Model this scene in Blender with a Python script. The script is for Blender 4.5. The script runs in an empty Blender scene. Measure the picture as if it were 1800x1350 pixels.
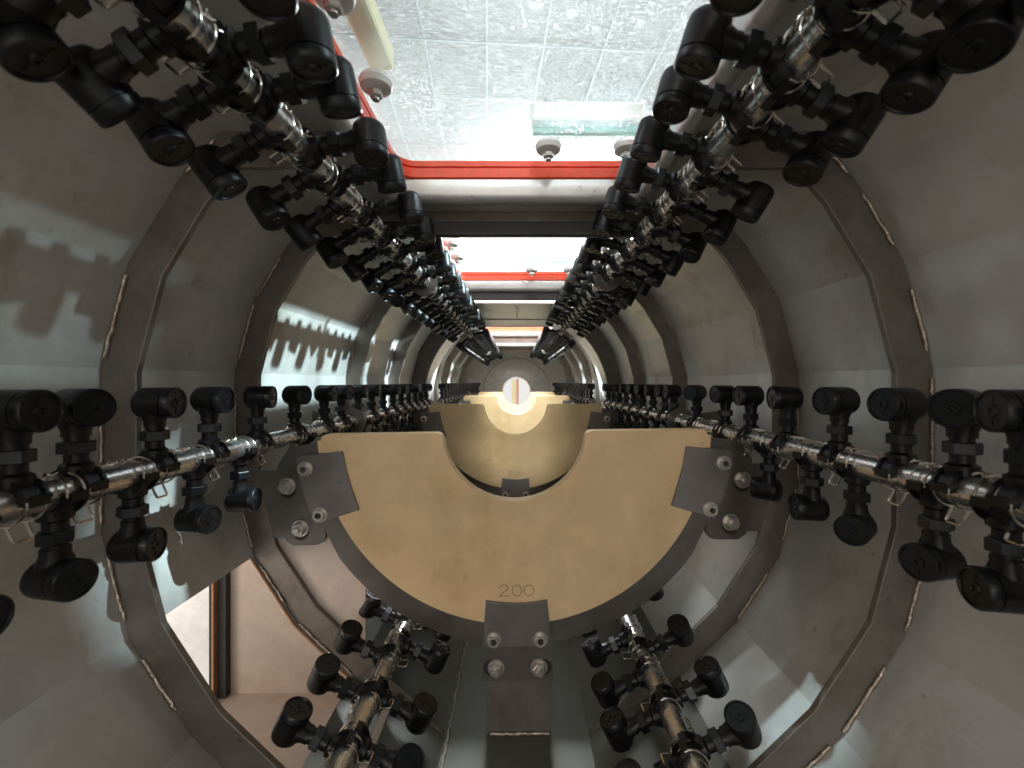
import bpy, bmesh, math, random
from mathutils import Vector, Matrix
random.seed(7)
PI = math.pi
R = math.radians
scene = bpy.context.scene
COL = scene.collection

# ------------------------------------------------------------------ camera
cd = bpy.data.cameras.new('camera')
cam = bpy.data.objects.new('camera', cd); COL.objects.link(cam)
cam.location = (0, 0, 0); cam.rotation_euler = (R(90), 0, 0)
cd.sensor_width = 36; cd.lens = 15.0
cd.shift_x = -8/1800; cd.shift_y = -3/1800
cd.clip_start = 0.01; cd.clip_end = 200
cd.dof.use_dof = True; cd.dof.focus_distance = 0.62; cd.dof.aperture_fstop = 9.0
scene.camera = cam

# ------------------------------------------------------------------ world, lamps, exposure
w = bpy.data.worlds.new('World'); scene.world = w; w.use_nodes = True
bg = w.node_tree.nodes['Background']
bg.inputs['Color'].default_value = (1.0, 0.98, 0.95, 1); bg.inputs['Strength'].default_value = 0.85
def area(name, loc, target, size, power, color, size_y=None, spread=None):
    l = bpy.data.lights.new(name, 'AREA'); l.energy = power; l.color = color
    l.size = size
    if size_y: l.shape = 'RECTANGLE'; l.size_y = size_y
    if spread: l.spread = spread
    o = bpy.data.objects.new(name, l); COL.objects.link(o); o.location = loc
    o.rotation_euler = (Vector(target)-Vector(loc)).to_track_quat('-Z', 'Y').to_euler()
    return o
COOL = (0.74, 0.91, 1.0); WARM = (1.0, 0.86, 0.73)
def spot(name, loc, target, radius, power, color, soft=.1, blend=.15):
    l = bpy.data.lights.new(name, 'SPOT'); l.energy = power; l.color = color; l.shadow_soft_size = soft
    d = (Vector(target)-Vector(loc)).length
    l.spot_size = 2*math.atan(radius/d); l.spot_blend = blend
    o = bpy.data.objects.new(name, l); COL.objects.link(o); o.location = loc
    o.rotation_euler = (Vector(target)-Vector(loc)).to_track_quat('-Z', 'Y').to_euler()
    return o
spot('hall_spot', (4.4, 0.75, 2.75), (-.36, 0.98, .02), .42, 7000, COOL, .09)  # unseen lights added, cones shaped to throw the bright wall patches
spot('hall_spot', (4.6, 0.40, 2.70), (-.36, 0.21, .10), .10, 5200, COOL, .2, 1.0)
spot('hall_spot', (3.2, 0.95, 3.6), (-.345, 0.445, -.155), .065, 5500, COOL, .05, .3)
spot('hall_spot', (-1.2, 0.62, 4.6), (.272, .412, -.322), .036, 1800, COOL, .03, .2)
area('tank_mouth_lamp', (-.26, -0.62, 0.16), (.0, 1.0, -.15), .4, 1.12, WARM, .35)  # added fill standing in for light entering the open near end
area('sump_lamp', (-.68, 0.26, -.22), (-.36, .56, -.36), .16, .9, (1.0, .76, .58))  # added fill in place of outside light from the side door
area('hall_far_lamp', (0.3, 4.6, .6), (0, 3.2, -.06), .5, 2.5, (1, .95, .88))  # added fill for the post beyond the end port
area('hall_back_lamp', (0, 2.35, 1.0), (0, 2.38, 0), .38, 30, (.93, .98, 1))  # added soft fills over the rear openings, hidden from the camera
area('hall_back_lamp', (0, 1.87, .78), (0, 1.89, 0), .28, 110, (.93, .98, 1))
spot('hall_end_spot', (0, -3.5, 1.75), (0, 3.15, .13), .36, 3800, (.97, .98, 1), 1.3, .5)  # unseen soft light added to brighten the end wall
spot('hall_side_spot', (4.2, 3.1, 2.9), (-.33, 2.0, -.02), .62, 12000, (.93, .98, 1), .3, .3)  # added unseen pair, brightening both walls of the rear section
spot('hall_side_spot', (-4.2, 3.1, 2.9), (.33, 2.0, -.02), .62, 12000, (.93, .98, 1), .3, .3)
spot('hall_left_spot', (-3.2, 0.95, 2.3), (.36, .86, .03), .24, 2000, (.93, .98, 1), .8, .5)  # unseen light from the hall's left, cone narrowed onto the right wall
spot('hall_rear_spot', (0, -1.5, 2.3), (0, 1.2, -.13), .24, 800, (1, .96, .9), .3, .4)  # added out of view to brighten the second plate
area('roof_lamp', (-.15, 12.4, 1.6), (-.1, 7.6, 5.0), 1.1, 560, (.95, .98, 1))  # added lights aimed upward to put glare on the foil
area('roof_lamp', (2.6, 10.6, 2.0), (1.3, 8.3, 5.0), .9, 300, (.95, .98, 1))
area('roof_lamp', (.2, 9.3, 1.9), (.1, 6.2, 5.0), .9, 150, (.95, .98, 1))
vs = scene.view_settings
vs.view_transform = 'Standard'; vs.look = 'None'; vs.gamma = 1; vs.exposure = 0.0
vs.use_curve_mapping = False
scene.cycles.use_denoising = True
try: scene.cycles.denoiser = 'OPENIMAGEDENOISE'
except Exception: pass
scene.cycles.max_bounces = 10; scene.cycles.glossy_bounces = 6; scene.cycles.diffuse_bounces = 5
scene.cycles.transparent_max_bounces = 12
scene.cycles.sample_clamp_indirect = 4.0
scene.cycles.caustics_reflective = True; scene.cycles.blur_glossy = 1.0

# ------------------------------------------------------------------ materials
def mat(name):
    m = bpy.data.materials.new(name); m.use_nodes = True
    nt = m.node_tree; b = nt.nodes['Principled BSDF']
    return m, nt, b
def node(nt, t, **kw):
    n = nt.nodes.new(t)
    for k, v in kw.items(): setattr(n, k, v)
    return n
def noise(nt, vec, scale, detail=4, rough=.6):
    n = node(nt, 'ShaderNodeTexNoise'); n.inputs['Scale'].default_value = scale
    n.inputs['Detail'].default_value = detail; n.inputs['Roughness'].default_value = rough
    nt.links.new(vec, n.inputs['Vector']); return n
def ramp(nt, fac, stops):
    r = node(nt, 'ShaderNodeValToRGB'); cr = r.color_ramp
    while len(cr.elements) < len(stops): cr.elements.new(.5)
    for e, (p, c) in zip(cr.elements, stops):
        e.position = p; e.color = (c[0], c[1], c[2], 1) if isinstance(c, tuple) else (c, c, c, 1)
    nt.links.new(fac, r.inputs['Fac']); return r
def mix(nt, fac, a, b, mode='MIX'):
    m = node(nt, 'ShaderNodeMix', data_type='RGBA', blend_type=mode)
    if isinstance(fac, (int, float)): m.inputs[0].default_value = fac
    else: nt.links.new(fac, m.inputs[0])
    for i, v in ((6, a), (7, b)):
        if isinstance(v, tuple): m.inputs[i].default_value = (*v, 1)
        else: nt.links.new(v, m.inputs[i])
    return m.outputs[2]
def steel(name, base, stain, metallic, rlo, rhi, nscale=6, stain_amt=.6, bump=.15, stretch=(1, 1, 1), fine=180):
    m, nt, b = mat(name)
    tc = node(nt, 'ShaderNodeTexCoord'); mp = node(nt, 'ShaderNodeMapping')
    mp.inputs['Scale'].default_value = stretch
    nt.links.new(tc.outputs['Object'], mp.inputs['Vector'])
    v = mp.outputs['Vector']
    n1 = noise(nt, v, nscale, 5, .62); n2 = noise(nt, v, nscale*3.1, 6, .7); n3 = noise(nt, v, fine, 2, .5)
    r1 = ramp(nt, n1.outputs['Fac'], [(.42, 0.0), (.68, 1.0)])
    f = node(nt, 'ShaderNodeMath', operation='MULTIPLY'); f.inputs[1].default_value = stain_amt
    nt.links.new(r1.outputs['Color'], f.inputs[0])
    c1 = mix(nt, f.outputs[0], base, stain)
    r2 = ramp(nt, n2.outputs['Fac'], [(.35, .86), (.65, 1.06)])
    c2 = mix(nt, 1.0, c1, r2.outputs['Color'], 'MULTIPLY')
    # small dark specks
    vo = node(nt, 'ShaderNodeTexVoronoi'); vo.inputs['Scale'].default_value = 24
    nt.links.new(v, vo.inputs['Vector'])
    r3 = ramp(nt, vo.outputs['Distance'], [(.035, .55), (.07, 1.0)])
    c3 = mix(nt, .6, c2, r3.outputs['Color'], 'MULTIPLY')
    nt.links.new(c3, b.inputs['Base Color'])
    b.inputs['Metallic'].default_value = metallic
    r4 = ramp(nt, n2.outputs['Fac'], [(.3, rlo), (.7, rhi)])
    nt.links.new(r4.outputs['Color'], b.inputs['Roughness'])
    bp = node(nt, 'ShaderNodeBump'); bp.inputs['Strength'].default_value = bump; bp.inputs['Distance'].default_value = .001
    add = node(nt, 'ShaderNodeMath', operation='ADD')
    nt.links.new(n3.outputs['Fac'], add.inputs[0]); nt.links.new(n1.outputs['Fac'], add.inputs[1])
    nt.links.new(add.outputs[0], bp.inputs['Height']); nt.links.new(bp.outputs['Normal'], b.inputs['Normal'])
    return m
M = {}
M['wall'] = steel('wall_steel', (.62, .61, .585), (.47, .44, .39), .38, .36, .52, 4, .85, .12)
nt = M['wall'].node_tree; b = nt.nodes['Principled BSDF']; src = b.inputs['Base Color'].links[0].from_socket
tc = node(nt, 'ShaderNodeTexCoord'); mp = node(nt, 'ShaderNodeMapping'); mp.inputs['Scale'].default_value = (1, 1, .45)
nt.links.new(tc.outputs['Object'], mp.inputs['Vector'])
nA = noise(nt, mp.outputs['Vector'], 13, 6, .72); rA = ramp(nt, nA.outputs['Fac'], [(.56, (1, 1, 1)), (.66, (.74, .67, .58))])
mp2 = node(nt, 'ShaderNodeMapping'); mp2.inputs['Scale'].default_value = (90, 4, 14); mp2.inputs['Rotation'].default_value = (.4, .2, .3)
nt.links.new(tc.outputs['Object'], mp2.inputs['Vector'])
nB = noise(nt, mp2.outputs['Vector'], 1, 3, .5); rB = ramp(nt, nB.outputs['Fac'], [(.69, (1, 1, 1)), (.72, (1.2, 1.2, 1.2))])
cA = mix(nt, .75, src, rA.outputs['Color'], 'MULTIPLY'); cB = mix(nt, 1.0, cA, rB.outputs['Color'], 'MULTIPLY')
nt.links.new(cB, b.inputs['Base Color'])
M['floor'] = steel('floor_steel', (.125, .125, .108), (.085, .082, .064), .3, .38, .58, 4, .6, .12)  # shade of the plates and wet dirt both put into this darker colour
M['rib'] = steel('rib_steel', (.215, .19, .165), (.135, .105, .083), .55, .35, .55, 22, .7, .3)
M['bracket'] = steel('bracket_steel', (.165, .148, .132), (.13, .11, .092), .6, .3, .45, 12, .6, .15)
M['clamp'] = steel('clamp_steel', (.23, .21, .198), (.18, .16, .15), .65, .3, .42, 9, .5, .1)
M['flange'] = steel('flange_steel', (.15, .14, .13), (.11, .10, .09), .5, .3, .45, 12, .5, .15)
M['collar'] = steel('collar_steel', (.74, .73, .71), (.62, .60, .57), .5, .26, .38, 10, .4, .06, (1, 4, 1))
M['pipe'] = steel('pipe_steel', (.66, .65, .63), (.50, .47, .44), .92, .2, .34, 30, .6, .12, (1, .5, 1), 300)
M['sump'] = steel('sump_steel', (.56, .47, .40), (.47, .38, .31), .25, .5, .65, 9, .4, .08)
M['wire'] = steel('wire_steel', (.80, .74, .66), (.6, .52, .45), 1.0, .18, .3, 50, .4, .05)
M['bolt'] = steel('bolt_steel', (.66, .63, .58), (.48, .44, .40), .9, .3, .4, 25, .5, .0)
M['weld'] = steel('weld_bead', (.55, .48, .41), (.3, .2, .13), .85, .25, .45, 160, .8, .9, (1, 1, 1), 500)
M['endwall'] = steel('end_steel', (.86, .87, .86), (.70, .69, .67), .1, .4, .55, 9, .5, .1)
M['batten'] = steel('batten_metal', (.36, .40, .42), (.3, .34, .36), .2, .5, .6, 6, .4, .05)
M['bore'] = steel('bore_steel', (.88, .89, .89), (.78, .78, .77), .25, .3, .42, 8, .4, .05)
M['rust'] = steel('rusty_seam', (.45, .24, .12), (.30, .14, .06), .3, .4, .6, 60, .6, .3)
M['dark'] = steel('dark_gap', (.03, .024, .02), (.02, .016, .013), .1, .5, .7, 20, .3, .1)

def plastic(name, col, rough, spec=.5, sss=0.0, bump=.05, var=.08, sc=40):
    m, nt, b = mat(name)
    tc = node(nt, 'ShaderNodeTexCoord')
    n = noise(nt, tc.outputs['Object'], sc, 4, .6)
    r = ramp(nt, n.outputs['Fac'], [(.3, 1-var), (.7, 1+var)])
    c = mix(nt, 1.0, col, r.outputs['Color'], 'MULTIPLY')
    nt.links.new(c, b.inputs['Base Color'])
    b.inputs['Roughness'].default_value = rough; b.inputs['Specular IOR Level'].default_value = spec
    if sss:
        b.inputs['Subsurface Weight'].default_value = sss
        b.inputs['Subsurface Radius'].default_value = (.02, .012, .006); b.inputs['Subsurface Scale'].default_value = .5
    bp = node(nt, 'ShaderNodeBump'); bp.inputs['Strength'].default_value = bump; bp.inputs['Distance'].default_value = .001
    nt.links.new(n.outputs['Fac'], bp.inputs['Height']); nt.links.new(bp.outputs['Normal'], b.inputs['Normal'])
    return m
M['black'] = plastic('black_plastic', (.0045, .0045, .005), .40, .35, 0, .15, .5, 120)
M['black_cap'] = plastic('black_cap_plastic', (.006, .007, .009), .38, .4, 0, .1, .3, 300)
M['cream'] = plastic('cream_plastic', (.74, .53, .305), .55, .25, .12, .03, .05, 25)
nt = M['cream'].node_tree; b = nt.nodes['Principled BSDF']
tc = node(nt, 'ShaderNodeTexCoord'); src = b.inputs['Base Color'].links[0].from_socket
nA = noise(nt, tc.outputs['Object'], 5, 6, .7); rA = ramp(nt, nA.outputs['Fac'], [(.40, (1.06, 1.06, 1.07)), (.56, (.97, .96, .93)), (.72, (.80, .74, .64))])
nB = noise(nt, tc.outputs['Object'], 22, 5, .65); rB = ramp(nt, nB.outputs['Fac'], [(.62, 1.0), (.74, .78)])
cA = mix(nt, 1.0, src, rA.outputs['Color'], 'MULTIPLY'); cB = mix(nt, 1.0, cA, rB.outputs['Color'], 'MULTIPLY')
nt.links.new(cB, b.inputs['Base Color'])
M['engrave'] = plastic('engraved_plastic', (.42, .26, .13), .6, .2, 0, .03, .1, 100)
M['red'] = plastic('red_rubber', (.80, .075, .030), .42, .4, 0, .2, .1, 120)
M['green'] = plastic('green_rubber', (.03, .34, .24), .5, .4, 0, .1, .1, 60)
M['white'] = plastic('white_plastic', (.78, .77, .74), .35, .5, 0, .05, .05, 60)
M['yellow'] = plastic('yellow_paint', (.88, .78, .46), .45, .4, 0, .1, .1, 10)
M['orange'] = plastic('orange_paint', (.75, .28, .10), .45, .4, 0, .1, .1, 10)

# glass with dried water spots and a smeary film
m, nt, b = mat('spotted_glass')
out = nt.nodes['Material Output']
tc = node(nt, 'ShaderNodeTexCoord')
b.inputs['Base Color'].default_value = (.9, .93, .93, 1); b.inputs['Roughness'].default_value = .8
tr = node(nt, 'ShaderNodeBsdfTransparent'); tr.inputs['Color'].default_value = (.93, .97, .96, 1)
gl = node(nt, 'ShaderNodeBsdfGlossy'); gl.inputs['Roughness'].default_value = .02
fr = node(nt, 'ShaderNodeLayerWeight'); fr.inputs['Blend'].default_value = .5
pw = node(nt, 'ShaderNodeMath', operation='POWER'); pw.inputs[1].default_value = 5; nt.links.new(fr.outputs['Facing'], pw.inputs[0])
pm = node(nt, 'ShaderNodeMath', operation='MULTIPLY_ADD'); pm.inputs[1].default_value = .6; pm.inputs[2].default_value = .03; nt.links.new(pw.outputs[0], pm.inputs[0])
mg = node(nt, 'ShaderNodeMixShader'); nt.links.new(pm.outputs[0], mg.inputs[0])
nt.links.new(tr.outputs[0], mg.inputs[1]); nt.links.new(gl.outputs[0], mg.inputs[2])
tl = node(nt, 'ShaderNodeBsdfTranslucent'); tl.inputs['Color'].default_value = (.95, .97, .97, 1)
nd = noise(nt, tc.outputs['Object'], 60, 2, .5)
dv = node(nt, 'ShaderNodeVectorMath', operation='SCALE'); dv.inputs[3].default_value = .006
nt.links.new(nd.outputs['Color'], dv.inputs[0])
ad = node(nt, 'ShaderNodeVectorMath', operation='ADD')
nt.links.new(tc.outputs['Object'], ad.inputs[0]); nt.links.new(dv.outputs[0], ad.inputs[1])
masks = []
for sc_, th in ((95, .20), (210, .24), (45, .16)):
    vo = node(nt, 'ShaderNodeTexVoronoi'); vo.inputs['Scale'].default_value = sc_
    nt.links.new(ad.outputs[0], vo.inputs['Vector'])
    sep = node(nt, 'ShaderNodeSeparateColor'); nt.links.new(vo.outputs['Color'], sep.inputs[0])
    ml = node(nt, 'ShaderNodeMath', operation='MULTIPLY'); ml.inputs[1].default_value = th*1.8
    nt.links.new(sep.outputs[0], ml.inputs[0])
    sb = node(nt, 'ShaderNodeMath', operation='SUBTRACT'); nt.links.new(ml.outputs[0], sb.inputs[0]); nt.links.new(vo.outputs['Distance'], sb.inputs[1])
    masks.append(ramp(nt, sb.outputs[0], [(.0, 0.0), (.05, 1.0)]).outputs['Color'])
mx = masks[0]
for k in masks[1:]:
    q = node(nt, 'ShaderNodeMath', operation='MAXIMUM'); nt.links.new(mx, q.inputs[0]); nt.links.new(k, q.inputs[1]); mx = q.outputs[0]
cl = noise(nt, tc.outputs['Object'], 9, 3, .6)
clr = ramp(nt, cl.outputs['Fac'], [(.48, .0), (.64, 1.0)])
q = node(nt, 'ShaderNodeMath', operation='MULTIPLY'); nt.links.new(mx, q.inputs[0]); nt.links.new(clr.outputs['Color'], q.inputs[1])
q2 = node(nt, 'ShaderNodeMath', operation='MULTIPLY'); nt.links.new(q.outputs[0], q2.inputs[0]); q2.inputs[1].default_value = .55
film = noise(nt, tc.outputs['Object'], 6, 5, .7)
fm = ramp(nt, film.outputs['Fac'], [(.35, .03), (.75, .26)])
q3 = node(nt, 'ShaderNodeMath', operation='MAXIMUM'); nt.links.new(q2.outputs[0], q3.inputs[0]); nt.links.new(fm.outputs['Color'], q3.inputs[1])
ms = node(nt, 'ShaderNodeMixShader'); nt.links.new(q3.outputs[0], ms.inputs[0])
nt.links.new(mg.outputs[0], ms.inputs[1]); nt.links.new(tl.outputs[0], ms.inputs[2])
nt.links.new(ms.outputs[0], out.inputs['Surface'])
M['glass'] = m

# wrinkled foil insulation of the hall roof
m, nt, b = mat('foil')
tc = node(nt, 'ShaderNodeTexCoord'); mp = node(nt, 'ShaderNodeMapping'); mp.inputs['Scale'].default_value = (1, 5.5, 1); mp.inputs['Rotation'].default_value = (0, 0, .12)
nt.links.new(tc.outputs['Object'], mp.inputs['Vector'])
n1 = noise(nt, mp.outputs['Vector'], 1.6, 6, .65); n2 = noise(nt, mp.outputs['Vector'], 6, 5, .7)
r = ramp(nt, n2.outputs['Fac'], [(.36, (.34, .35, .36)), (.56, (.55, .56, .56)), (.66, (.90, .90, .90))])  # glints off the wrinkles painted in as pale streaks
nt.links.new(r.outputs['Color'], b.inputs['Base Color'])
b.inputs['Metallic'].default_value = .8; b.inputs['Roughness'].default_value = .24
bp = node(nt, 'ShaderNodeBump'); bp.inputs['Strength'].default_value = .8; bp.inputs['Distance'].default_value = .11
am = node(nt, 'ShaderNodeMath', operation='ADD'); nt.links.new(n1.outputs['Fac'], am.inputs[0]); nt.links.new(n2.outputs['Fac'], am.inputs[1])
nt.links.new(am.outputs[0], bp.inputs['Height']); nt.links.new(bp.outputs['Normal'], b.inputs['Normal'])
M['foil'] = m
m, nt, b = mat('skylight_panel')  # glow added to make the far ceiling blow out white
b.inputs['Base Color'].default_value = (.8, .8, .8, 1)
b.inputs['Emission Color'].default_value = (.95, .98, 1, 1); b.inputs['Emission Strength'].default_value = 2.2
M['lamp'] = m

# ------------------------------------------------------------------ helpers
def finish(bm, name, material, parent=None, smooth=None, loc=None, bevel=None):
    bmesh.ops.recalc_face_normals(bm, faces=bm.faces)
    me = bpy.data.meshes.new(name); bm.to_mesh(me); bm.free()
    me.materials.append(material)
    if smooth is not None:
        for p in me.polygons: p.use_smooth = True
        if hasattr(me, 'set_sharp_from_angle'): me.set_sharp_from_angle(angle=R(smooth))
    o = bpy.data.objects.new(name, me); COL.objects.link(o)
    if parent: o.parent = parent
    if loc: o.location = loc
    if bevel:
        bv = o.modifiers.new('bevel', 'BEVEL'); bv.width = bevel; bv.segments = 2; bv.limit_method = 'ANGLE'; bv.angle_limit = R(40)
    return o
def box(bm, x0, x1, y0, y1, z0, z1):
    vs_ = [bm.verts.new(p) for p in ((x0,y0,z0),(x1,y0,z0),(x1,y1,z0),(x0,y1,z0),(x0,y0,z1),(x1,y0,z1),(x1,y1,z1),(x0,y1,z1))]
    for f in ((0,3,2,1),(4,5,6,7),(0,1,5,4),(1,2,6,5),(2,3,7,6),(3,0,4,7)): bm.faces.new([vs_[i] for i in f])
def prism(bm, pts, y0, y1):
    """closed outline in x,z pushed along y"""
    a = [bm.verts.new((x, y0, z)) for x, z in pts]; b_ = [bm.verts.new((x, y1, z)) for x, z in pts]
    fa = bm.faces.new(a); fb = bm.faces.new(b_[::-1])
    n = len(pts)
    for i in range(n): bm.faces.new((a[i], b_[i], b_[(i+1) % n], a[(i+1) % n]))
    fa.normal_update(); fb.normal_update()
    bmesh.ops.triangulate(bm, faces=[fa, fb])
def tube(bm, pts, r, n=8, closed=False, cap=True):
    pts = [Vector(p) for p in pts]; N = len(pts); rings = []
    up = None
    for i, p in enumerate(pts):
        if closed: t = pts[(i+1) % N]-pts[i-1]
        else: t = pts[min(i+1, N-1)]-pts[max(i-1, 0)]
        t.normalize()
        if up is None:
            up = Vector((0, 0, 1)) if abs(t.z) < .9 else Vector((1, 0, 0))
        u = (up - t*up.dot(t)); 
        if u.length < 1e-6: u = t.orthogonal()
        u.normalize(); up = u; v = t.cross(u)
        rr = r(i) if callable(r) else r
        rings.append([bm.verts.new(p + u*rr*math.cos(2*PI*k/n) + v*rr*math.sin(2*PI*k/n)) for k in range(n)])
    for i in range(N if closed else N-1):
        a, c = rings[i], rings[(i+1) % N]
        for k in range(n): bm.faces.new((a[k], a[(k+1) % n], c[(k+1) % n], c[k]))
    if cap and not closed:
        bm.faces.new(rings[0][::-1]); bm.faces.new(rings[-1])
def lathe(bm, prof, n, origin=(0,0,0), axis='Z', phase=0.0):
    """prof: list of (r, h). axis: direction of h"""
    o = Vector(origin); rings = []
    for r_, h in prof:
        if r_ < 1e-7:
            p = {'Z': Vector((0,0,h)), 'X': Vector((h,0,0)), 'Y': Vector((0,h,0))}[axis]
            rings.append([bm.verts.new(o+p)]); continue
        ring = []
        for k in range(n):
            a = 2*PI*k/n+phase; c, s = r_*math.cos(a), r_*math.sin(a)
            p = {'Z': Vector((c,s,h)), 'X': Vector((h,c,s)), 'Y': Vector((c,h,s))}[axis]
            ring.append(bm.verts.new(o+p))
        rings.append(ring)
    for a, c in zip(rings, rings[1:]):
        if len(a) == 1 and len(c) == 1: continue
        for k in range(n):
            if len(a) == 1: bm.faces.new((a[0], c[k], c[(k+1) % n]))
            elif len(c) == 1: bm.faces.new((a[k], c[0], a[(k+1) % n]))
            else: bm.faces.new((a[k], a[(k+1) % n], c[(k+1) % n], c[k]))
def empty(name, loc, label=None, cat=None, group=None, rot=None):
    o = bpy.data.objects.new(name, None); COL.objects.link(o); o.location = loc
    o.empty_display_size = .05
    if rot: o.rotation_euler = rot
    if label: o['label'] = label
    if cat: o['category'] = cat
    if group: o['group'] = group
    return o
def rounded(pts, rads, seg=5):
    """round polygon corners"""
    out_ = []; n = len(pts)
    for i, (p, r_) in enumerate(zip(pts, rads)):
        if r_ <= 0: out_.append(p); continue
        p = Vector(p); a = Vector(pts[i-1]); c = Vector(pts[(i+1) % n])
        d1 = (a-p).normalized(); d2 = (c-p).normalized()
        ang = d1.angle(d2); t = min(r_/math.tan(ang/2), (a-p).length*.48, (c-p).length*.48)
        q0 = p+d1*t; q1 = p+d2*t
        for k in range(seg+1):
            u = k/seg; out_.append(tuple(q0*(1-u)**2 + p*2*u*(1-u) + q1*u*u))
    return out_

# ------------------------------------------------------------------ the tank
CZ = -0.06                      # height of the tank axis below the lens
TOP = 0.222                     # underside of the flat roof
SH = [(.094, -.400), (.213, -.324), (.287, -.253), (.343, -.167), (.368, -.0726), (.368, .0726), (.343, .167), (.300, .238), (.262, TOP-CZ)]
HALF = [(x, z+CZ) for x, z in SH]
LOOP = HALF + [(-x, z) for x, z in reversed(HALF)]          # open at the bottom flat, closed by last edge
Y0, Y1 = -.50, 3.15
OPEN_X = .147
WIN = [(.18, .517), (.602, 1.028), (1.156, 1.206), (1.70, 2.05), (2.13, 2.58)]   # roof openings along y
SUMP = (.384, .552)
tank = empty('cooling_tank', (0, 0, 0), 'long faceted stainless steel spray cooling tank seen from inside, with ribs and flat roof', 'tank')

bm = bmesh.new()
def quad(bm, *p): bm.faces.new([bm.verts.new(q) for q in p])
n = len(LOOP)
for i in range(n):
    a, c = LOOP[i], LOOP[(i+1) % n]
    is_top = abs(a[1]-TOP) < 1e-6 and abs(c[1]-TOP) < 1e-6
    left_low = a[0] < -.2 and c[0] < -.2 and a[1] < -.22 and c[1] < -.22
    if is_top:
        for s in (-1, 1):
            quad(bm, (s*OPEN_X, Y0, TOP), (s*.262, Y0, TOP), (s*.262, Y1, TOP), (s*OPEN_X, Y1, TOP))
        ys = [Y0] + [v for w_ in WIN for v in w_] + [Y1]
        for k in range(0, len(ys), 2):
            quad(bm, (-OPEN_X, ys[k], TOP), (OPEN_X, ys[k], TOP), (OPEN_X, ys[k+1], TOP), (-OPEN_X, ys[k+1], TOP))
    elif left_low:
        for y0, y1 in ((Y0, SUMP[0]), (SUMP[1], Y1)):
            quad(bm, (a[0], y0, a[1]), (c[0], y0, c[1]), (c[0], y1, c[1]), (a[0], y1, a[1]))
    else:
        quad(bm, (a[0], Y0, a[1]), (c[0], Y0, c[1]), (c[0], Y1, c[1]), (a[0], Y1, a[1]))
for f in bm.faces:          # face inwards so that the wall thickness grows outwards
    f.normal_update()
bmesh.ops.remove_doubles(bm, verts=bm.verts, dist=1e-5)
cen = Vector((0, 1, CZ))
for f in bm.faces:
    f.normal_update(); cc = f.calc_center_median(); cc.y = 1
    if f.normal.dot(cen-cc) < 0: f.normal_flip()
me = bpy.data.meshes.new('shell'); bm.to_mesh(me); bm.free(); me.materials.append(M['wall']); me.materials.append(M['floor'])
for p in me.polygons:
    if p.center.z < -.40: p.material_index = 1
shell = bpy.data.objects.new('shell', me); COL.objects.link(shell); shell.parent = tank
sd = shell.modifiers.new('thickness', 'SOLIDIFY'); sd.thickness = .004; sd.offset = -1; sd.use_even_offset = True
bv = shell.modifiers.new('bends', 'BEVEL'); bv.width = .010; bv.segments = 3; bv.limit_method = 'ANGLE'; bv.angle_limit = R(8)
for p in me.polygons: p.use_smooth = True

def offset_line(pts, d):
    """offset an open polyline towards the tank axis with mitred corners"""
    res = []
    for i, p in enumerate(pts):
        p = Vector(p)
        dirs = []
        if i > 0: dirs.append((p-Vector(pts[i-1])).normalized())
        if i < len(pts)-1: dirs.append((Vector(pts[i+1])-p).normalized())
        ns = [Vector((-t.y, t.x)) for t in dirs]
        nn = sum(ns, Vector((0, 0))).normalized()
        k = d/max(.5, nn.dot(ns[0]))
        res.append(tuple(p+nn*k))
    return res
def bead(bm, p, q, y, r=.0018, seed=0):
    """wavy weld bead between two points of a cross section"""
    rnd = random.Random(seed); p = Vector((p[0], y, p[1])); q = Vector((q[0], y, q[1]))
    L = (q-p).length; N = max(4, int(L/.0035)); pts = []
    for i in range(N+1):
        v = p.lerp(q, i/N); pts.append(v + Vector((rnd.uniform(-1, 1), rnd.uniform(-1, 1), rnd.uniform(-1, 1)))*.0005)
    tube(bm, pts, lambda i: r*(.75+.35*rnd.random()), 7)
def rib(y, thick=.006, depth=.032, seed=1, tank_=tank):
    outer = [(x*1.0, z) for x, z in LOOP]
    inner = offset_line(outer, depth)
    # taper to a point at the two feet
    inner[0] = (outer[0][0]+.004, outer[0][1]+.006); inner[-1] = (-inner[0][0], inner[0][1])
    bm = bmesh.new()
    if y > 1.1 and y < 1.3 or any(a-.01 < y < c+.01 for a, c in WIN):      # a roof opening here: the rib stops on either side of it
        h = len(outer)//2
        oh = outer[:h] + [(OPEN_X+.014, TOP)]; ih = inner[:h] + [(OPEN_X+.014, inner[h-1][1])]
        prism(bm, oh + ih[::-1], y, y+thick)
        prism(bm, [(-x, z) for x, z in oh + ih[::-1]], y, y+thick)
    else: prism(bm, outer + inner[::-1], y, y+thick)
    o = finish(bm, 'rib', M['rib'], tank_, bevel=.0008)
    rnd = random.Random(seed)
    N = len(outer)
    for i in range(N-1):
        a, c = Vector(outer[i]), Vector(outer[i+1])
        if abs(a.y-TOP) < 1e-6 and abs(c.y-TOP) < 1e-6: continue
        if rnd.random() < .35: continue
        u0, u1 = rnd.uniform(.02, .25), rnd.uniform(.7, .98)
        p, q = a.lerp(c, u0), a.lerp(c, u1)
        nrm = (Vector((0, CZ))-(p+q)/2).normalized()*.002
        bm = bmesh.new(); bead(bm, p+nrm, q+nrm, y-.0010, .0018, seed*31+i)
        finish(bm, 'weld_bead', M['weld'], o, 60)
    return o
RIBS = [.377, .556, .918, 1.222, 1.80, 2.07, 2.38, 2.72]
for k, y in enumerate(RIBS): rib(y, seed=k+3)

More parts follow.
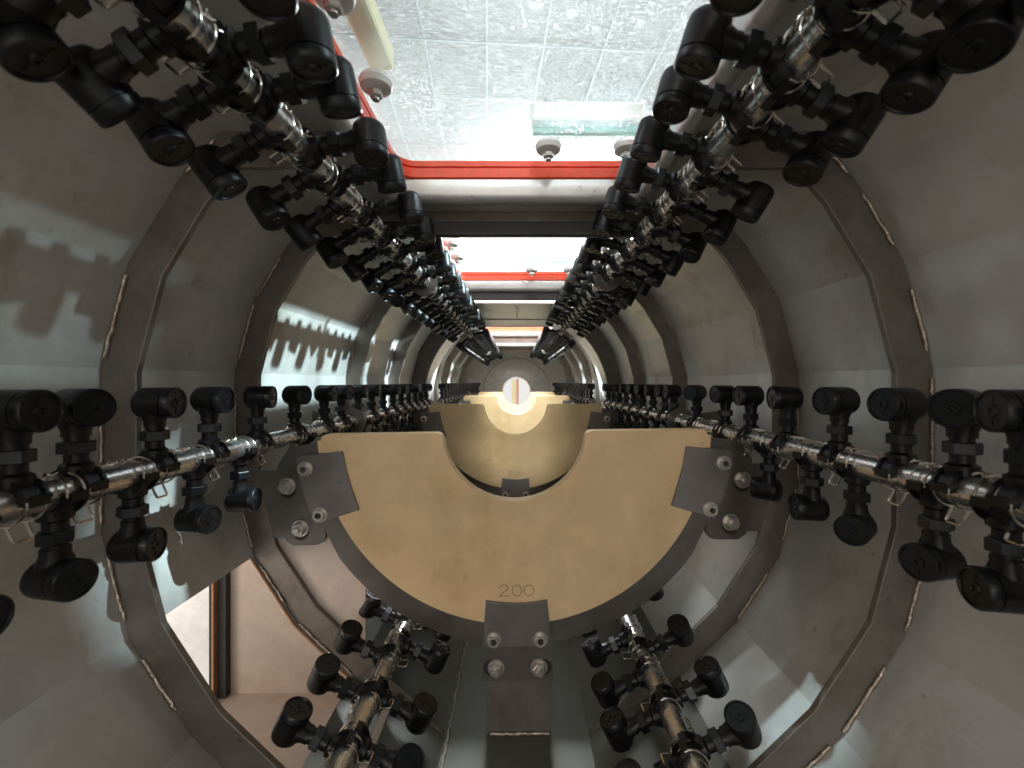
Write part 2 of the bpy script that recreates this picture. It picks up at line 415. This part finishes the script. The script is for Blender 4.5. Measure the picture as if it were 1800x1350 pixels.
# joint of the two tank sections: a thick ring with a smooth round bore
FR = .324; 
def bore(r_, zt):
    a0 = math.asin(min(1, (zt-CZ)/r_)); N = 48; pts = []
    for i in range(N+1):
        a = PI-a0 + (2*a0+PI)*i/N          # from top left, round the bottom, to top right
        pts.append((r_*math.cos(a), CZ+r_*math.sin(a)))
    return pts
inner = bore(FR, TOP-.0008)
bm = bmesh.new()
outer = [(-.262, TOP-.0008), (-.300, .178), (-.343, .107), (-.368, .0126), (-.368, -.1326), (-.343, -.227), (-.287, -.313), (-.213, -.384), (-.094, -.460),
         (.094, -.460), (.213, -.384), (.287, -.313), (.343, -.227), (.368, -.1326), (.368, .0126), (.343, .107), (.300, .178), (.262, TOP-.0008)]
prism(bm, inner + outer[::-1], 1.50, 1.508)
ring = finish(bm, 'joint_ring', M['flange'], tank, 30)
bm = bmesh.new()
prism(bm, inner + [(x*1.012, CZ+(z-CZ)*1.012) for x, z in reversed(inner)], 1.508, 1.655)
finish(bm, 'bore', M['bore'], tank, 40)
bm = bmesh.new()
tube(bm, [(x, 1.4985, z) for x, z in inner], .0016, 6)
tube(bm, [(-.262, 1.498, TOP-.002), (.262, 1.498, TOP-.002)], .002, 6)
finish(bm, 'weld_bead', M['weld'], ring, 60)
bm = bmesh.new(); box(bm, -.20, .20, .5475, .5555, .189, .207); finish(bm, 'roof_crossbar', M['dark'], tank, bevel=.0015)  # near-black strip across the roof just before the rib
bm = bmesh.new(); box(bm, -.20, .20, 1.034, 1.040, .199, .2215); finish(bm, 'roof_crossbar', M['dark'], tank, bevel=.001)  # near-black strip across the roof beyond the second opening
# seam in the roof just before the joint, floor seams
bm = bmesh.new(); rnd = random.Random(3)
tube(bm, [(.002+rnd.uniform(-.0008, .0008), 1.21+i*.012, TOP-.0005) for i in range(24)], lambda i: .0028+rnd.uniform(-.0006, .0008), 7)
finish(bm, 'roof_seam', M['weld'], tank, 60)
bm = bmesh.new()
tube(bm, [(-.0890+rnd.uniform(-.0012, .0012), .1+i*.007, -.4585+rnd.uniform(0, .0008)) for i in range(190)], lambda i: .0018+rnd.uniform(-.0005, .0008), 7)
finish(bm, 'floor_seam', M['weld'], tank, 60)

# roof collars round each opening
def rrect(hx, y0, y1, r_, seg=6):
    pts = []
    for cx, cy, a0 in ((hx-r_, y1-r_, 0), (-hx+r_, y1-r_, 90), (-hx+r_, y0+r_, 180), (hx-r_, y0+r_, 270)):
        for k in range(seg+1):
            a = R(a0+90*k/seg); pts.append((cx+r_*math.cos(a), cy+r_*math.sin(a)))
    return pts
def collar(y0, y1):
    bm = bmesh.new(); r_ = min(.018, (y1-y0)*.4)
    levels = [(OPEN_X+.012, y0-.012, y1+.012, TOP-.0015), (OPEN_X+.003, y0-.003, y1+.003, TOP-.0018), (OPEN_X-.0005, y0+.0015, y1-.0015, TOP+.0005),
              (OPEN_X-.002, y0+.004, y1-.004, TOP+.005), (OPEN_X-.002, y0+.004, y1-.004, .246), (OPEN_X+.012, y0-.010, y1+.010, .2465)]
    loops = []
    for hx, a, c, z in levels: loops.append([bm.verts.new((p[0], p[1], z)) for p in rrect(hx, a, c, r_)])
    for a, c in zip(loops, loops[1:]):
        for k in range(len(a)): bm.faces.new((a[k], a[(k+1) % len(a)], c[(k+1) % len(a)], c[k]))
    o = finish(bm, 'roof_collar', M['collar'], tank, 50)
    s = o.modifiers.new('t', 'SOLIDIFY'); s.thickness = .0015; s.offset = 1
    return o
for y0, y1 in WIN:
    if y1-y0 > .1: collar(y0, y1)

# end wall with round cover and port
bm = bmesh.new()
N = 64; hole = [(.100*math.cos(2*PI*i/N), -.067+.100*math.sin(2*PI*i/N)) for i in range(N)]
def annulus(bm, inner, outer, y0, y1):
    rows = []
    for pts, y in ((inner, y0), (outer, y0), (outer, y1), (inner, y1)): rows.append([bm.verts.new((x, y, z)) for x, z in pts])
    nn = len(inner)
    for a, c in ((0, 1), (1, 2), (2, 3), (3, 0)):
        for k in range(nn): bm.faces.new((rows[a][k], rows[a][(k+1) % nn], rows[c][(k+1) % nn], rows[c][k]))
def circ(r_, zc, N=64): return [(r_*math.cos(2*PI*i/N), zc+r_*math.sin(2*PI*i/N)) for i in range(N)]
annulus(bm, circ(.236, -.067), circ(.60, -.067), Y1, Y1+.006)
ew = finish(bm, 'end_wall', M['endwall'], tank, 30)
bm = bmesh.new(); annulus(bm, circ(.100, -.067), circ(.244, -.067), Y1-.006, Y1-.001)
cover = finish(bm, 'round_cover', M['endwall'], tank, 30)
bm = bmesh.new(); annulus(bm, circ(.2435, -.067), circ(.2475, -.067), Y1-.0085, Y1-.001); finish(bm, 'cover_edge', M['rust'], cover, 30)
bm = bmesh.new(); annulus(bm, circ(.100, -.067), circ(.108, -.067), Y1-.012, Y1-.0065); finish(bm, 'port_rim', M['wire'], cover, 30)
def hexbolt(name, r_, h, parent, loc, washer=True, stud=True, facing=-1):
    bm = bmesh.new()
    if washer: lathe(bm, [(0, 0), (r_*1.22, 0), (r_*1.22, -.0016), (0, -.0016)], 24, axis='Y')
    lathe(bm, [(0, -.0016), (r_, -.0016), (r_, -h), (r_*.86, -h-.001), (0, -h-.001)], 6, axis='Y', phase=random.random())
    if stud: lathe(bm, [(0, -h), (r_*.52, -h), (r_*.52, -h-.005), (r_*.42, -h-.006), (0, -h-.006)], 16, axis='Y')
    return finish(bm, name, M['bolt'], parent, 35, loc)
for a in (90, 54, 126, 18, 162): hexbolt('cover_bolt', .0055, .006, cover, (.262*math.cos(R(a)), Y1-.001, -.067+.262*math.sin(R(a))), True, True)
for a in (70, 112, 35, 145, 10): hexbolt('port_bolt', .005, .005, cover, (.122*math.cos(R(a)), Y1-.0065, -.067+.122*math.sin(R(a))), True, False)

# sump chamber behind the lower left opening
sump = bpy.data.objects.new('sump_box', None); COL.objects.link(sump); sump.parent = tank
bm = bmesh.new()
box(bm, -.386, -.20, .565, .569, -.412, -.15)        # back
o = finish(bm, 'back_plate', M['sump'], sump)
bm = bmesh.new(); box(bm, -.390, -.16, .30, .565, -.416, -.412); finish(bm, 'floor_plate', M['sump'], sump)
bm = bmesh.new(); box(bm, -.75, -.391, .585, .589, -.60, .05); finish(bm, 'outer_plate', M['endwall'], sump)
bm = bmesh.new(); box(bm, -.3918, -.3896, .548, .5645, -.412, -.15); box(bm, -.3925, -.3895, .30, .548, -.416, -.408); finish(bm, 'frame_edge', M['rust'], sump)
bm = bmesh.new(); box(bm, -.3885, -.3785, .555, .5645, -.411, -.15); box(bm, -.3965, -.393, .55, .584, -.416, -.15); finish(bm, 'rubber_seal', M['dark'], sump)  # dark strips along the gap beside the frame edge
for z in (-.300, -.355): hexbolt('frame_bolt', .004, .004, sump, (-.402, .585, z), False, True)
# lip of the opening
bm = bmesh.new()
LP = [HALF[3], HALF[2], HALF[1]]
for i in range(2):
    a, c = Vector(LP[i]), Vector(LP[i+1])
for y in (SUMP[1],):
    tube(bm, [(-p[0]-.001, y, p[1]-.001) for p in LP], .0016, 8)
finish(bm, 'opening_lip', M['rust'], tank, 60)

# ------------------------------------------------------------------ glass lids
def lid(y0, y1, label, handles=True):
    t = empty('glass_lid', (0, (y0+y1)/2, .247), label, 'lid', 'glass lids over the roof openings')
    oy = (y0+y1)/2; hl = (y1-y0)/2
    bm = bmesh.new(); rr = min(.022, hl*.5)
    inn = rrect(OPEN_X-.0065, -hl+.0075, hl-.0075, rr); mid = rrect(OPEN_X-.0045, -hl+.0055, hl-.0055, rr); outp = rrect(OPEN_X+.016, -hl-.014, hl+.014, rr)
    rows = []
    for pts, z in ((mid, -.0035), (inn, -.002), (inn, .0085), (mid, .0092), (mid, .0102), (inn, .011), (inn, .0175), (outp, .0175), (outp, 0), (mid, 0)):
        rows.append([bm.verts.new((p[0], p[1], z)) for p in pts])
    for i in range(len(rows)):
        a, c = rows[i], rows[(i+1) % len(rows)]
        for k in range(len(a)): bm.faces.new((a[k], a[(k+1) % len(a)], c[(k+1) % len(a)], c[k]))
    finish(bm, 'gasket', M['red'], t, 40)
    bm = bmesh.new(); box(bm, -OPEN_X-.016, OPEN_X+.016, -hl-.014, hl+.014, .018, .026)
    finish(bm, 'glass_pane', M['glass'], t)
    if not handles: return t
    def fixture(cx, cy, length, rz, col):
        f = bpy.data.objects.new('lid_clamp', None); COL.objects.link(f); f.parent = t
        f.location = (cx, cy, .0265); f.rotation_euler = (0, 0, rz)
        bm = bmesh.new(); box(bm, -length/2, length/2, -.011, .011, .0082, .030); finish(bm, 'clamp_bar', M[col], f, bevel=.004)
        bm = bmesh.new(); 
        if col == 'yellow':
            for q in (-1, 1): box(bm, q*(length/2-.018)-.013, q*(length/2-.018)+.013, -.010, .010, 0, .008)
        else: box(bm, -length/2+.002, length/2-.002, -.004, .004, 0, .008); finish(bm, 'rubber_pad', M['green'], f, bevel=.001)
        for s in (-1, 1):
            bm = bmesh.new(); lathe(bm, [(0, -.0105), (.008, -.0105), (.013, -.0125), (.0145, -.016), (.013, -.0205), (.008, -.023), (0, -.023)], 28)
            k = finish(bm, 'knob', M['white'], f, 40, (s*(length/2-.019), 0, .0020))
            bm = bmesh.new(); lathe(bm, [(0, -.0235), (.0062, -.0235), (.0062, -.0275), (.0052, -.0285), (0, -.0285)], 6); finish(bm, 'nut', M['bolt'], k, 35)
            bm = bmesh.new(); lathe(bm, [(0, -.0285), (.0032, -.0285), (.0032, -.031), (0, -.031)], 12); finish(bm, 'stud', M['bolt'], k, 35)
    fixture(.078, y1-.047-oy, .124, 0, 'white')
    fixture(-.122, y1-.190-oy, .124, R(90), 'yellow')
    return t
lid(*WIN[0], 'large spotted glass lid with red gasket nearest the camera, water marks and green padded clamps')
lid(*WIN[1], 'glass lid over the second roof opening, behind the first dark roof band, with red gasket')
lid(*WIN[3], 'glass lid with red gasket just beyond the round tank joint', False)
lid(*WIN[4], 'farthest glass lid, its red gasket right above the end wall', False)

# ------------------------------------------------------------------ sizing plates
def P(px, py): return ((px-908)/1425, (672-py)/1425 - CZ)
def Q(px, py): return P(908+(px-908)*1.036, 672+(py-672)*1.036)
def parc(r_, a0, a1, N, c=(908, 752), f=None):
    f = f or P
    return [f(c[0]+r_*math.cos(R(a0+(a1-a0)*i/N)), c[1]+r_*math.sin(R(a0+(a1-a0)*i/N))) for i in range(N+1)]   # image angles, y down
def mir(pts): return [(-x, z) for x, z in pts][::-1]
def recess_shade(parent):
    bm = bmesh.new(); lathe(bm, [(0, -.0031), (.0035, -.0031), (.0035, -.0040), (0, -.0040)], 6, axis='Y', phase=random.random())  # dark hex disc standing for the shade down in the socket
    finish(bm, 'hex_recess', M['dark'], parent, 35)
def sizing_plate(y, label):
    t = empty('sizing_plate', (0, y, CZ), label, 'sizing plate', 'cream sizing plates set along the tank')
    # cream half disc with a half round notch
    top = 760
    half = [P(908, 883)]
    half += [P(908+128*math.sin(R(a)), 755+128*math.cos(R(a))) for a in (8, 16, 24, 32, 40, 48, 56, 64, 72, 78)]
    half += [P(1035, 771), P(1037.5, 765), P(1042, 761), P(1049, 760)]
    cor = rounded([P(1049, top), P(1251, top), P(1251, 800)], [0, .008, 0])
    half += cor[1:-1]
    half += parc(350, 3, 90, 40)
    pts = half[:-1] + [P(908, 1102)] + [(-x, z) for x, z in half[1:-1]][::-1]
    bm = bmesh.new(); prism(bm, pts, -.009, .009)
    pl = finish(bm, 'half_disc', M['cream'], t, 35, bevel=.0022)
    pl.modifiers['bevel'].segments = 4; pl.modifiers['bevel'].angle_limit = R(50)
    # engraved number
    bm = bmesh.new(); s = 1/1350
    def stroke(pts2):
        tube(bm, [(P(px, py)[0], -.0090, P(px, py)[1]) for px, py in pts2], .00055, 6)
    stroke([(878, 1037), (880, 1033), (885, 1031), (890, 1032), (893, 1036), (892, 1040), (886, 1044), (879, 1049), (877, 1051), (896, 1051)])
    for cx in (909, 930):
        stroke([(cx+8.5*math.cos(R(a)), 1041.5+9.5*math.sin(R(a))) for a in range(0, 361, 24)])
    finish(bm, 'engraved_number', M['engrave'], pl, 60)
    # steel cradle behind
    c_half = rounded([Q(1298, 770), Q(1328, 812), Q(1330, 830), Q(1318, 946), Q(1302, 956), Q(1238, 956)], [.004, .004, .003, .01, .008, .02])
    out_r = c_half + parc(387, 36, 81, 14, f=Q) + rounded([Q(970, 1160), Q(972, 1202), Q(908, 1202.5)], [0, .008, 0])[0:-1]
    inn_r = parc(325, 84, 6, 14, f=Q) + [Q(1235, 770)]
    outline = out_r + [(-x, z) for x, z in out_r][::-1] + [(-x, z) for x, z in inn_r][::-1] + inn_r
    bm = bmesh.new(); prism(bm, outline, .010, .016); finish(bm, 'cradle', M['bracket'], t, 30, bevel=.0006)
    for s in (-1, 1):
        f = lambda pts: [(-x, z) for x, z in pts] if s < 0 else pts
        # tab welded to the rib
        bm = bmesh.new(); prism(bm, f([Q(1322, 824), Q(1386, 824), Q(1386, 870), Q(1368, 946), Q(1306, 946)]), .0172, .0212)
        finish(bm, 'rib_tab', M['bracket'], t, bevel=.0006)
        cl = f([P(1211, 789), P(1293, 798), P(1289, 830), P(1278, 870), P(1260, 917), P(1222, 905), P(1183, 893), P(1196, 855), P(1206, 820)])
        bm = bmesh.new(); prism(bm, cl, -.0135, -.0105); c = finish(bm, 'clamp_plate', M['clamp'], t, 20, bevel=.0006)
        bm = bmesh.new(); prism(bm, f([P(1246, 792), P(1291, 798), P(1287, 830), P(1277, 868), P(1259, 915), P(1236, 908)]), -.0104, .0098); finish(bm, 'spacer', M['bracket'], t)
        for px, py in ((1276, 819), (1251, 900)):
            q = f([P(px, py)])[0]
            bm = bmesh.new(); lathe(bm, [(0, 0), (.0092, 0), (.0092, -.0012), (.0072, -.0012), (.0074, -.0055), (.0066, -.0065), (.0040, -.0065), (.0036, -.003), (0, -.003)], 20, axis='Y')
            sk = finish(bm, 'socket_screw', M['bolt'], t, 35, (q[0], -.0135, q[1]))
            recess_shade(sk)
        for px, py in ((1311, 850), (1289, 925)):
            q = f([Q(px, py)])[0]
            hexbolt('hex_bolt', .0088, .008, t, (q[0], .0098, q[1]))
            bm = bmesh.new(); lathe(bm, [(0, 0), (.0105, 0), (.0105, -.0004), (0, -.0004)], 20, axis='Y')
            finish(bm, 'slot', M['dark'], t, 35, (q[0], .0099, q[1]-.0055))
        q = Q(908+38, 1177)
        hexbolt('hex_bolt', .0088, .008, t, (s*q[0], .0098, q[1]))
        bm = bmesh.new(); lathe(bm, [(0, 0), (.0105, 0), (.0105, -.0004), (0, -.0004)], 20, axis='Y')
        finish(bm, 'slot', M['dark'], t, 35, (s*(q[0]+.006), .0099, q[1]))
        q = P(908+41, 1124)
        bm = bmesh.new(); lathe(bm, [(0, 0), (.0092, 0), (.0092, -.0012), (.0072, -.0012), (.0074, -.0055), (.0066, -.0065), (.0040, -.0065), (.0036, -.003), (0, -.003)], 20, axis='Y')
        sk = finish(bm, 'socket_screw', M['bolt'], t, 35, (s*q[0], -.0135, q[1])); recess_shade(sk)
    # bottom clamp, tilted out at its top, and leg
    topc = [P(962-54*2*i/8*1.0+0, 1056+6*math.sin(PI*i/8)) for i in range(9)]
    bm = bmesh.new(); prism(bm, [P(969, 1137)] + topc + [P(847, 1137)], -.0135, -.0105); finish(bm, 'clamp_plate', M['clamp'], t, 20, bevel=.0006)
    bm = bmesh.new(); prism(bm, [P(968, 1136), P(965, 1098), P(851, 1098), P(848, 1136)], -.0104, .0098); finish(bm, 'spacer', M['bracket'], t)
    bm = bmesh.new(); box(bm, Q(852, 0)[0], Q(966, 0)[0], .017, .023, -.3985, Q(0, 1150)[1]); leg = finish(bm, 'leg', M['rib'], t, bevel=.0006)
    bm = bmesh.new(); bead(bm, (P(856, 0)[0], -.3975), (P(966, 0)[0], -.3975), .0155, .0024, 5); finish(bm, 'weld_bead', M['weld'], leg, 60)
    return t
PLATES = [(.540, 'nearest cream half disc sizing plate marked 200, on its steel cradle'),
          (1.216, 'second cream sizing plate, seen over the notch of the nearest one'),
          (1.976, 'third cream sizing plate, smaller, beyond the round tank joint'),
          (2.751, 'farthest and smallest cream sizing plate, just before the bright round port')]
tp = [sizing_plate(*a) for a in PLATES]
tp[0].rotation_euler = (0, R(-.8), 0); tp[0].location.x = -.0030; tp[1].location.x = -.003

# ------------------------------------------------------------------ spray bars
def sphere_prof(): pass
def nozzle_body_bm(bm):
    # saddle that grips the pipe
    prof = [(-.0068, .0132), (-.0068, .0152), (-.0046, .0152), (-.0046, .0138), (.0046, .0138), (.0046, .0152), (.0068, .0152), (.0068, .0132)]
    N = 14; rows = []
    for i in range(N+1):
        a = R(8 + 164*i/N)
        sc = 1.0 + (.10 if i in (0, N) else 0)
        rows.append([bm.verts.new((r_*sc*math.cos(a)*(.80 if r_ < .0135 else 1), y, r_*sc*math.sin(a)*(.80 if r_ < .0135 else 1))) for y, r_ in prof])
    m_ = len(prof)
    for a, c in zip(rows, rows[1:]):
        for k in range(m_): bm.faces.new((a[k], a[(k+1) % m_], c[(k+1) % m_], c[k]))
    bm.faces.new(rows[0]); bm.faces.new(rows[-1][::-1])
    # lugs
    for s in (-1, 1): box(bm, min(s*.0112, s*.0162), max(s*.0112, s*.0162), -.0056, .0056, -.0015, .0045)
    # boss and stem
    lathe(bm, [(0, .010), (.0092, .010), (.0090, .0160), (.0064, .0178), (.0064, .0400), (0, .0400)], 20)
def nut_bm(bm): lathe(bm, [(0, .0275), (.0096, .0275), (.0101, .0281), (.0101, .0356), (.0096, .0362), (0, .0362)], 6, phase=.3)
def head_bm(bm):
    lathe(bm, [(0, .037), (.0074, .037), (.0074, .041), (.0090, .045), (.0098, .050), (0, .051)], 20)
    lathe(bm, [(0, -.0132), (.0060, -.0132), (.0096, -.0122), (.0117, -.0098), (.0123, -.0065), (.0123, .0108), (.0116, .0110), (.0116, .0118)], 26, (0, 0, .056), 'X')
def cap_bm(bm):
    D = -.0018
    lathe(bm, [(.0116, .0136+D), (.0124, .0138+D), (.0124, .0192+D), (.0117, .0202+D), (.0106, .0202+D), (.0102, .0190+D), (.0040, .0190+D), (.0036, .0202+D), (.0018, .0202+D), (.0014, .0190+D), (0, .0190+D)], 26, (0, 0, .056), 'X')
    for a in range(2):
        box(bm, .0185+D, .0196+D, -.0008, .0008, .056+(-.0085 if a else .0052), .056+(-.0052 if a else .0085))
def clip_legs(bm):
    for y in (-.0052, .0052):
        tube(bm, [(.0140*math.cos(R(a)), y, .0125*math.sin(R(a))) for a in range(172, 369, 14)], .0008, 6)
def clip_bm(bm):
    clip_legs(bm)
    tube(bm, [(.0015, -.0052, -.0125), (.0045, -.0052, -.0190), (.0056, -.0050, -.0215), (.0058, -.0038, -.0222), (.0058, .0038, -.0222), (.0056, .0050, -.0215), (.0045, .0052, -.0190), (.0015, .0052, -.0125)], .00095, 6)
def hairpin_bm(bm):
    clip_legs(bm)
    for ph in (0, PI):
        pts = []
        for i in range(29):
            u = i/28; y = .006+u*.040
            pts.append((.0030*math.sin(u*3*2*PI+ph)*(.55+.45*math.sin(u*PI)), y, -.0122 - .0014*math.cos(u*3*2*PI+ph)))
        tube(bm, pts, .00085, 6)
def mk(fn, name, material):
    bm = bmesh.new(); fn(bm); bmesh.ops.recalc_face_normals(bm, faces=bm.faces)
    me = bpy.data.meshes.new(name); bm.to_mesh(me); bm.free(); me.materials.append(material)
    for p in me.polygons: p.use_smooth = True
    me.set_sharp_from_angle(angle=R(35)); return me
ME_BODY = mk(nozzle_body_bm, 'nozzle', M['black']); ME_NUT = mk(nut_bm, 'hex_nut', M['black_cap'])
ME_HEAD = mk(head_bm, 'nozzle_head', M['black']); ME_CAP = mk(cap_bm, 'spray_cap', M['black_cap'])
ME_CLIP = mk(clip_bm, 'wire_clip', M['wire']); ME_PIN = mk(hairpin_bm, 'wire_clip', M['wire'])
def far_bm(bm): nozzle_body_bm(bm); nut_bm(bm); head_bm(bm); cap_bm(bm)
ME_FAR = mk(far_bm, 'nozzle', M['black'])
def add(me, name, parent, loc=(0, 0, 0), mtx=None, rz=None):
    o = bpy.data.objects.new(name, me); COL.objects.link(o); o.parent = parent; o.location = loc
    if mtx is not None: o.rotation_euler = mtx.to_euler()
    if rz is not None: o.rotation_euler = (0, 0, rz)
    return o
def basis(stem, aim):
    z = Vector(stem).normalized(); x = Vector(aim); x = (x - z*x.dot(z)).normalized(); y = z.cross(x)
    return Matrix((x, y, z)).transposed()
def spray_bar(x, z, y0, y1, rows, label, far=False):
    t = empty('spray_bar', (x, y0, z), label, 'spray bar', 'spray bars running the length of the tank')
    bm = bmesh.new(); L = y1-y0
    NN = max(2, int(L/.05)); 
    tube(bm, [(0, L*i/NN, 0) for i in range(NN+1)], .0105, 24); finish(bm, 'pipe_tube', M['pipe'], t, 40)
    bm = bmesh.new(); lathe(bm, [(0, L), (.0125, L), (.0125, L+.008), (0, L+.009)], 24, axis='Y'); finish(bm, 'end_plug', M['black'], t, 40)
    outw = Vector((x, 0, z-CZ)).normalized()
    for yd in ([.765] if not far else [2.35]):
        bm = bmesh.new(); lathe(bm, [(.0106, yd-y0), (.0245, yd-y0), (.0245, yd-y0+.003), (.0106, yd-y0+.003)], 32, axis='Y')
        finish(bm, 'support_disc', M['clamp'], t, 30)
        # bracket reaching to the wall
        side = Vector((-outw.z, 0, outw.x))
        reach = .098 if abs(z) < .1 or z > 0 else .085
        a = outw*.012; b_ = outw*reach
        pts = [a+side*.013, b_+side*.026, b_-side*.026, a-side*.013]
        bm = bmesh.new(); prism(bm, [(p.x, p.z) for p in pts], yd-y0+.0045, yd-y0+.0085); finish(bm, 'wall_bracket', M['rib'], t, bevel=.0005)
    for ri, (stem, aim, ys) in enumerate(rows):
        Bm = basis(stem, aim)
        for y in ys:
            if abs(y-yd) < .014: y += .028*(1 if y > yd else -1)
            if far:
                add(ME_FAR, 'nozzle', t, (0, y-y0, 0), Bm @ Matrix.Rotation(R(random.uniform(-12, 12)), 3, 'Z')); continue
            nz = add(ME_BODY, 'nozzle', t, (0, y-y0, 0), Bm)
            nn = add(ME_NUT, 'hex_nut', nz, (0, 0, -.001), rz=random.uniform(0, 1)); nn.scale = (.96, .96, .90)
            yaw = random.uniform(-14, 14)
            if random.random() < .12: yaw = random.choice((-38, 30, 48, -28))
            for me_, nm in ((ME_HEAD, 'nozzle_head'), (ME_CAP, 'spray_cap')):
                h = add(me_, nm, nz, (0, 0, -.0035), rz=R(yaw)); h.scale = (.93, 1.05, 1.03)
            add(ME_PIN if ri else ME_CLIP, 'wire_clip', nz)
    return t
def ext(lst, step, end=1.42):
    lst = list(lst)
    while lst[-1]+step < end: lst.append(lst[-1]+step)
    return lst
def dirs(s, deg_out, up):   # helper: direction left/right mirrored
    return (s*math.cos(R(deg_out)), 0, up)
YE = 1.45
XS, ZS = .295, -.071; XL, ZL = .150, -.325
for s, side in ((-1, 'left'), (1, 'right')):
    XU, ZU = (.167, .180) if s < 0 else (.163, .188)
    AI, AO = (8, 33) if s < 0 else (16, 28)
    # upper
    inn = [.19, .232, .267, .33, .378, .452] if s < 0 else [.205, .251, .296, .351, .41, .473]
    outr = [.140, .178, .213, .252, .30, .362, .42] if s < 0 else [.160, .19, .22, .265, .305, .378, .44]
    spray_bar(s*XU, ZU, .06, YE, [
        ((-s*math.cos(R(AI)), 0, math.sin(R(AI))), (-s*.25, .06, -1), ext(inn, .066)),
        ((s*math.cos(R(AO)), 0, -math.sin(R(AO))), (-s*math.sin(R(AO)), .04, -math.cos(R(AO))), ext(outr, .066))],
        'upper %s front spray bar, rows of black nozzles beside the roof window' % side)
    up = [.205, .25, .286, .348, .41, .486, .567, .654, .718] if s < 0 else [.21, .2475, .2725+.01, .327, .39, .464, .537, .603, .698]
    dn = [.225, .273, .328, .391, .455, .59] if s < 0 else [.215, .257, .30, .37, .426, .498, .60]
    spray_bar(s*XS, ZS, .06, YE, [
        ((0, 0, 1), (-s, .03, 0), ext(up, .075)),
        ((0, 0, -1), (-s, -.02, 0), ext(dn, .075))],
        'middle %s front spray bar at eye height, upright black nozzles above and hanging ones below' % side)
    lo_out = [.375, .437, .50, .575] if s < 0 else [.373, .432, .514, .62]
    lo_in = [.385, .445, .535, .60] if s < 0 else [.365, .424, .478, .547, .61]
    spray_bar(s*XL, ZL, .18, YE, [
        ((s*.9, 0, .43), (-s*.43, -.1, .9), ext(lo_out, .065)),
        ((-s*.9, 0, -.43), (-s*.43, .1, .9), ext(lo_in, .065))],
        'lower %s front spray bar running under the nearest cream plate above the tank floor' % side)
    far = lambda a: ext([a], .076, 3.05)
    spray_bar(s*XU, ZU-.008, 1.535, 3.09, [((-s*math.cos(R(16)), 0, math.sin(R(10))), (-s*.25, .3, -1), far(1.56)), ((s*math.cos(R(40)), 0, -math.sin(R(40))), (-s*math.sin(R(AO)), .04, -math.cos(R(AO))), far(1.585))],
        'upper %s rear spray bar, beyond the round tank joint' % side, True)
    spray_bar(s*XS*.93, ZS, 1.535, 3.09, [((0, 0, 1), (-s, -.18, 0), far(1.57)), ((0, 0, -1), (-s, -.12, 0), far(1.59))],
        'middle %s rear spray bar, small nozzles beyond the round tank joint' % side, True)

# ------------------------------------------------------------------ the hall above
H = 5.0
bm = bmesh.new(); box(bm, -14, 14, -8, 30, H, H+.1)
ceil = finish(bm, 'ceiling', M['foil']); ceil['kind'] = 'structure'; ceil.rotation_euler = (0, 0, R(4))
bm = bmesh.new()
rt = Matrix.Rotation(R(3), 4, 'Z')
rb = random.Random(5)
for i in range(-12, 13):
    q = i*.87+rb.uniform(-.05, .05); box(bm, q-.007, q+.007, -8, 30, H-.03, H-.001)
for j in range(26):
    q = -7.3+j*1.35+rb.uniform(-.12, .12); box(bm, -14, 14, q, q+.013, H-.045, H-.031)
o = finish(bm, 'ceiling_battens', M['batten']); o['kind'] = 'structure'; o.rotation_euler = (0, 0, R(4))
for x, y, sx, sy, lab in ((.1, 15.6, 2.6, 1.25, 'nearer wide skylight seen through the second glass lid'), (.6, 18.6, 3.4, 1.2, 'middle wide skylight seen through the second glass lid'),
        (0, 26.5, 6, 2.6, 'farthest wide skylight, a white sliver in the slot of the tank roof')):
    bm = bmesh.new(); box(bm, x-sx, x+sx, y-sy, y+sy, H-.028, H-.006); o = finish(bm, 'skylight', M['lamp'])  # glowing panels added to whiten the ceiling seen through the openings
    o['label'] = lab; o['category'] = 'skylight'; o['group'] = 'skylights in the foil roof'
# machine seen through the end port
t = empty('machine_post', (0, 3.75, -.25), 'yellow and orange machine part glimpsed through the round end port', 'machine')
bm = bmesh.new(); box(bm, -.045, -.005, 0, .03, .06, .27); finish(bm, 'yellow_housing', M['yellow'], t, bevel=.004)
bm = bmesh.new(); box(bm, .0, .018, -.02, .01, .04, .28); finish(bm, 'orange_rail', M['orange'], t, bevel=.002)
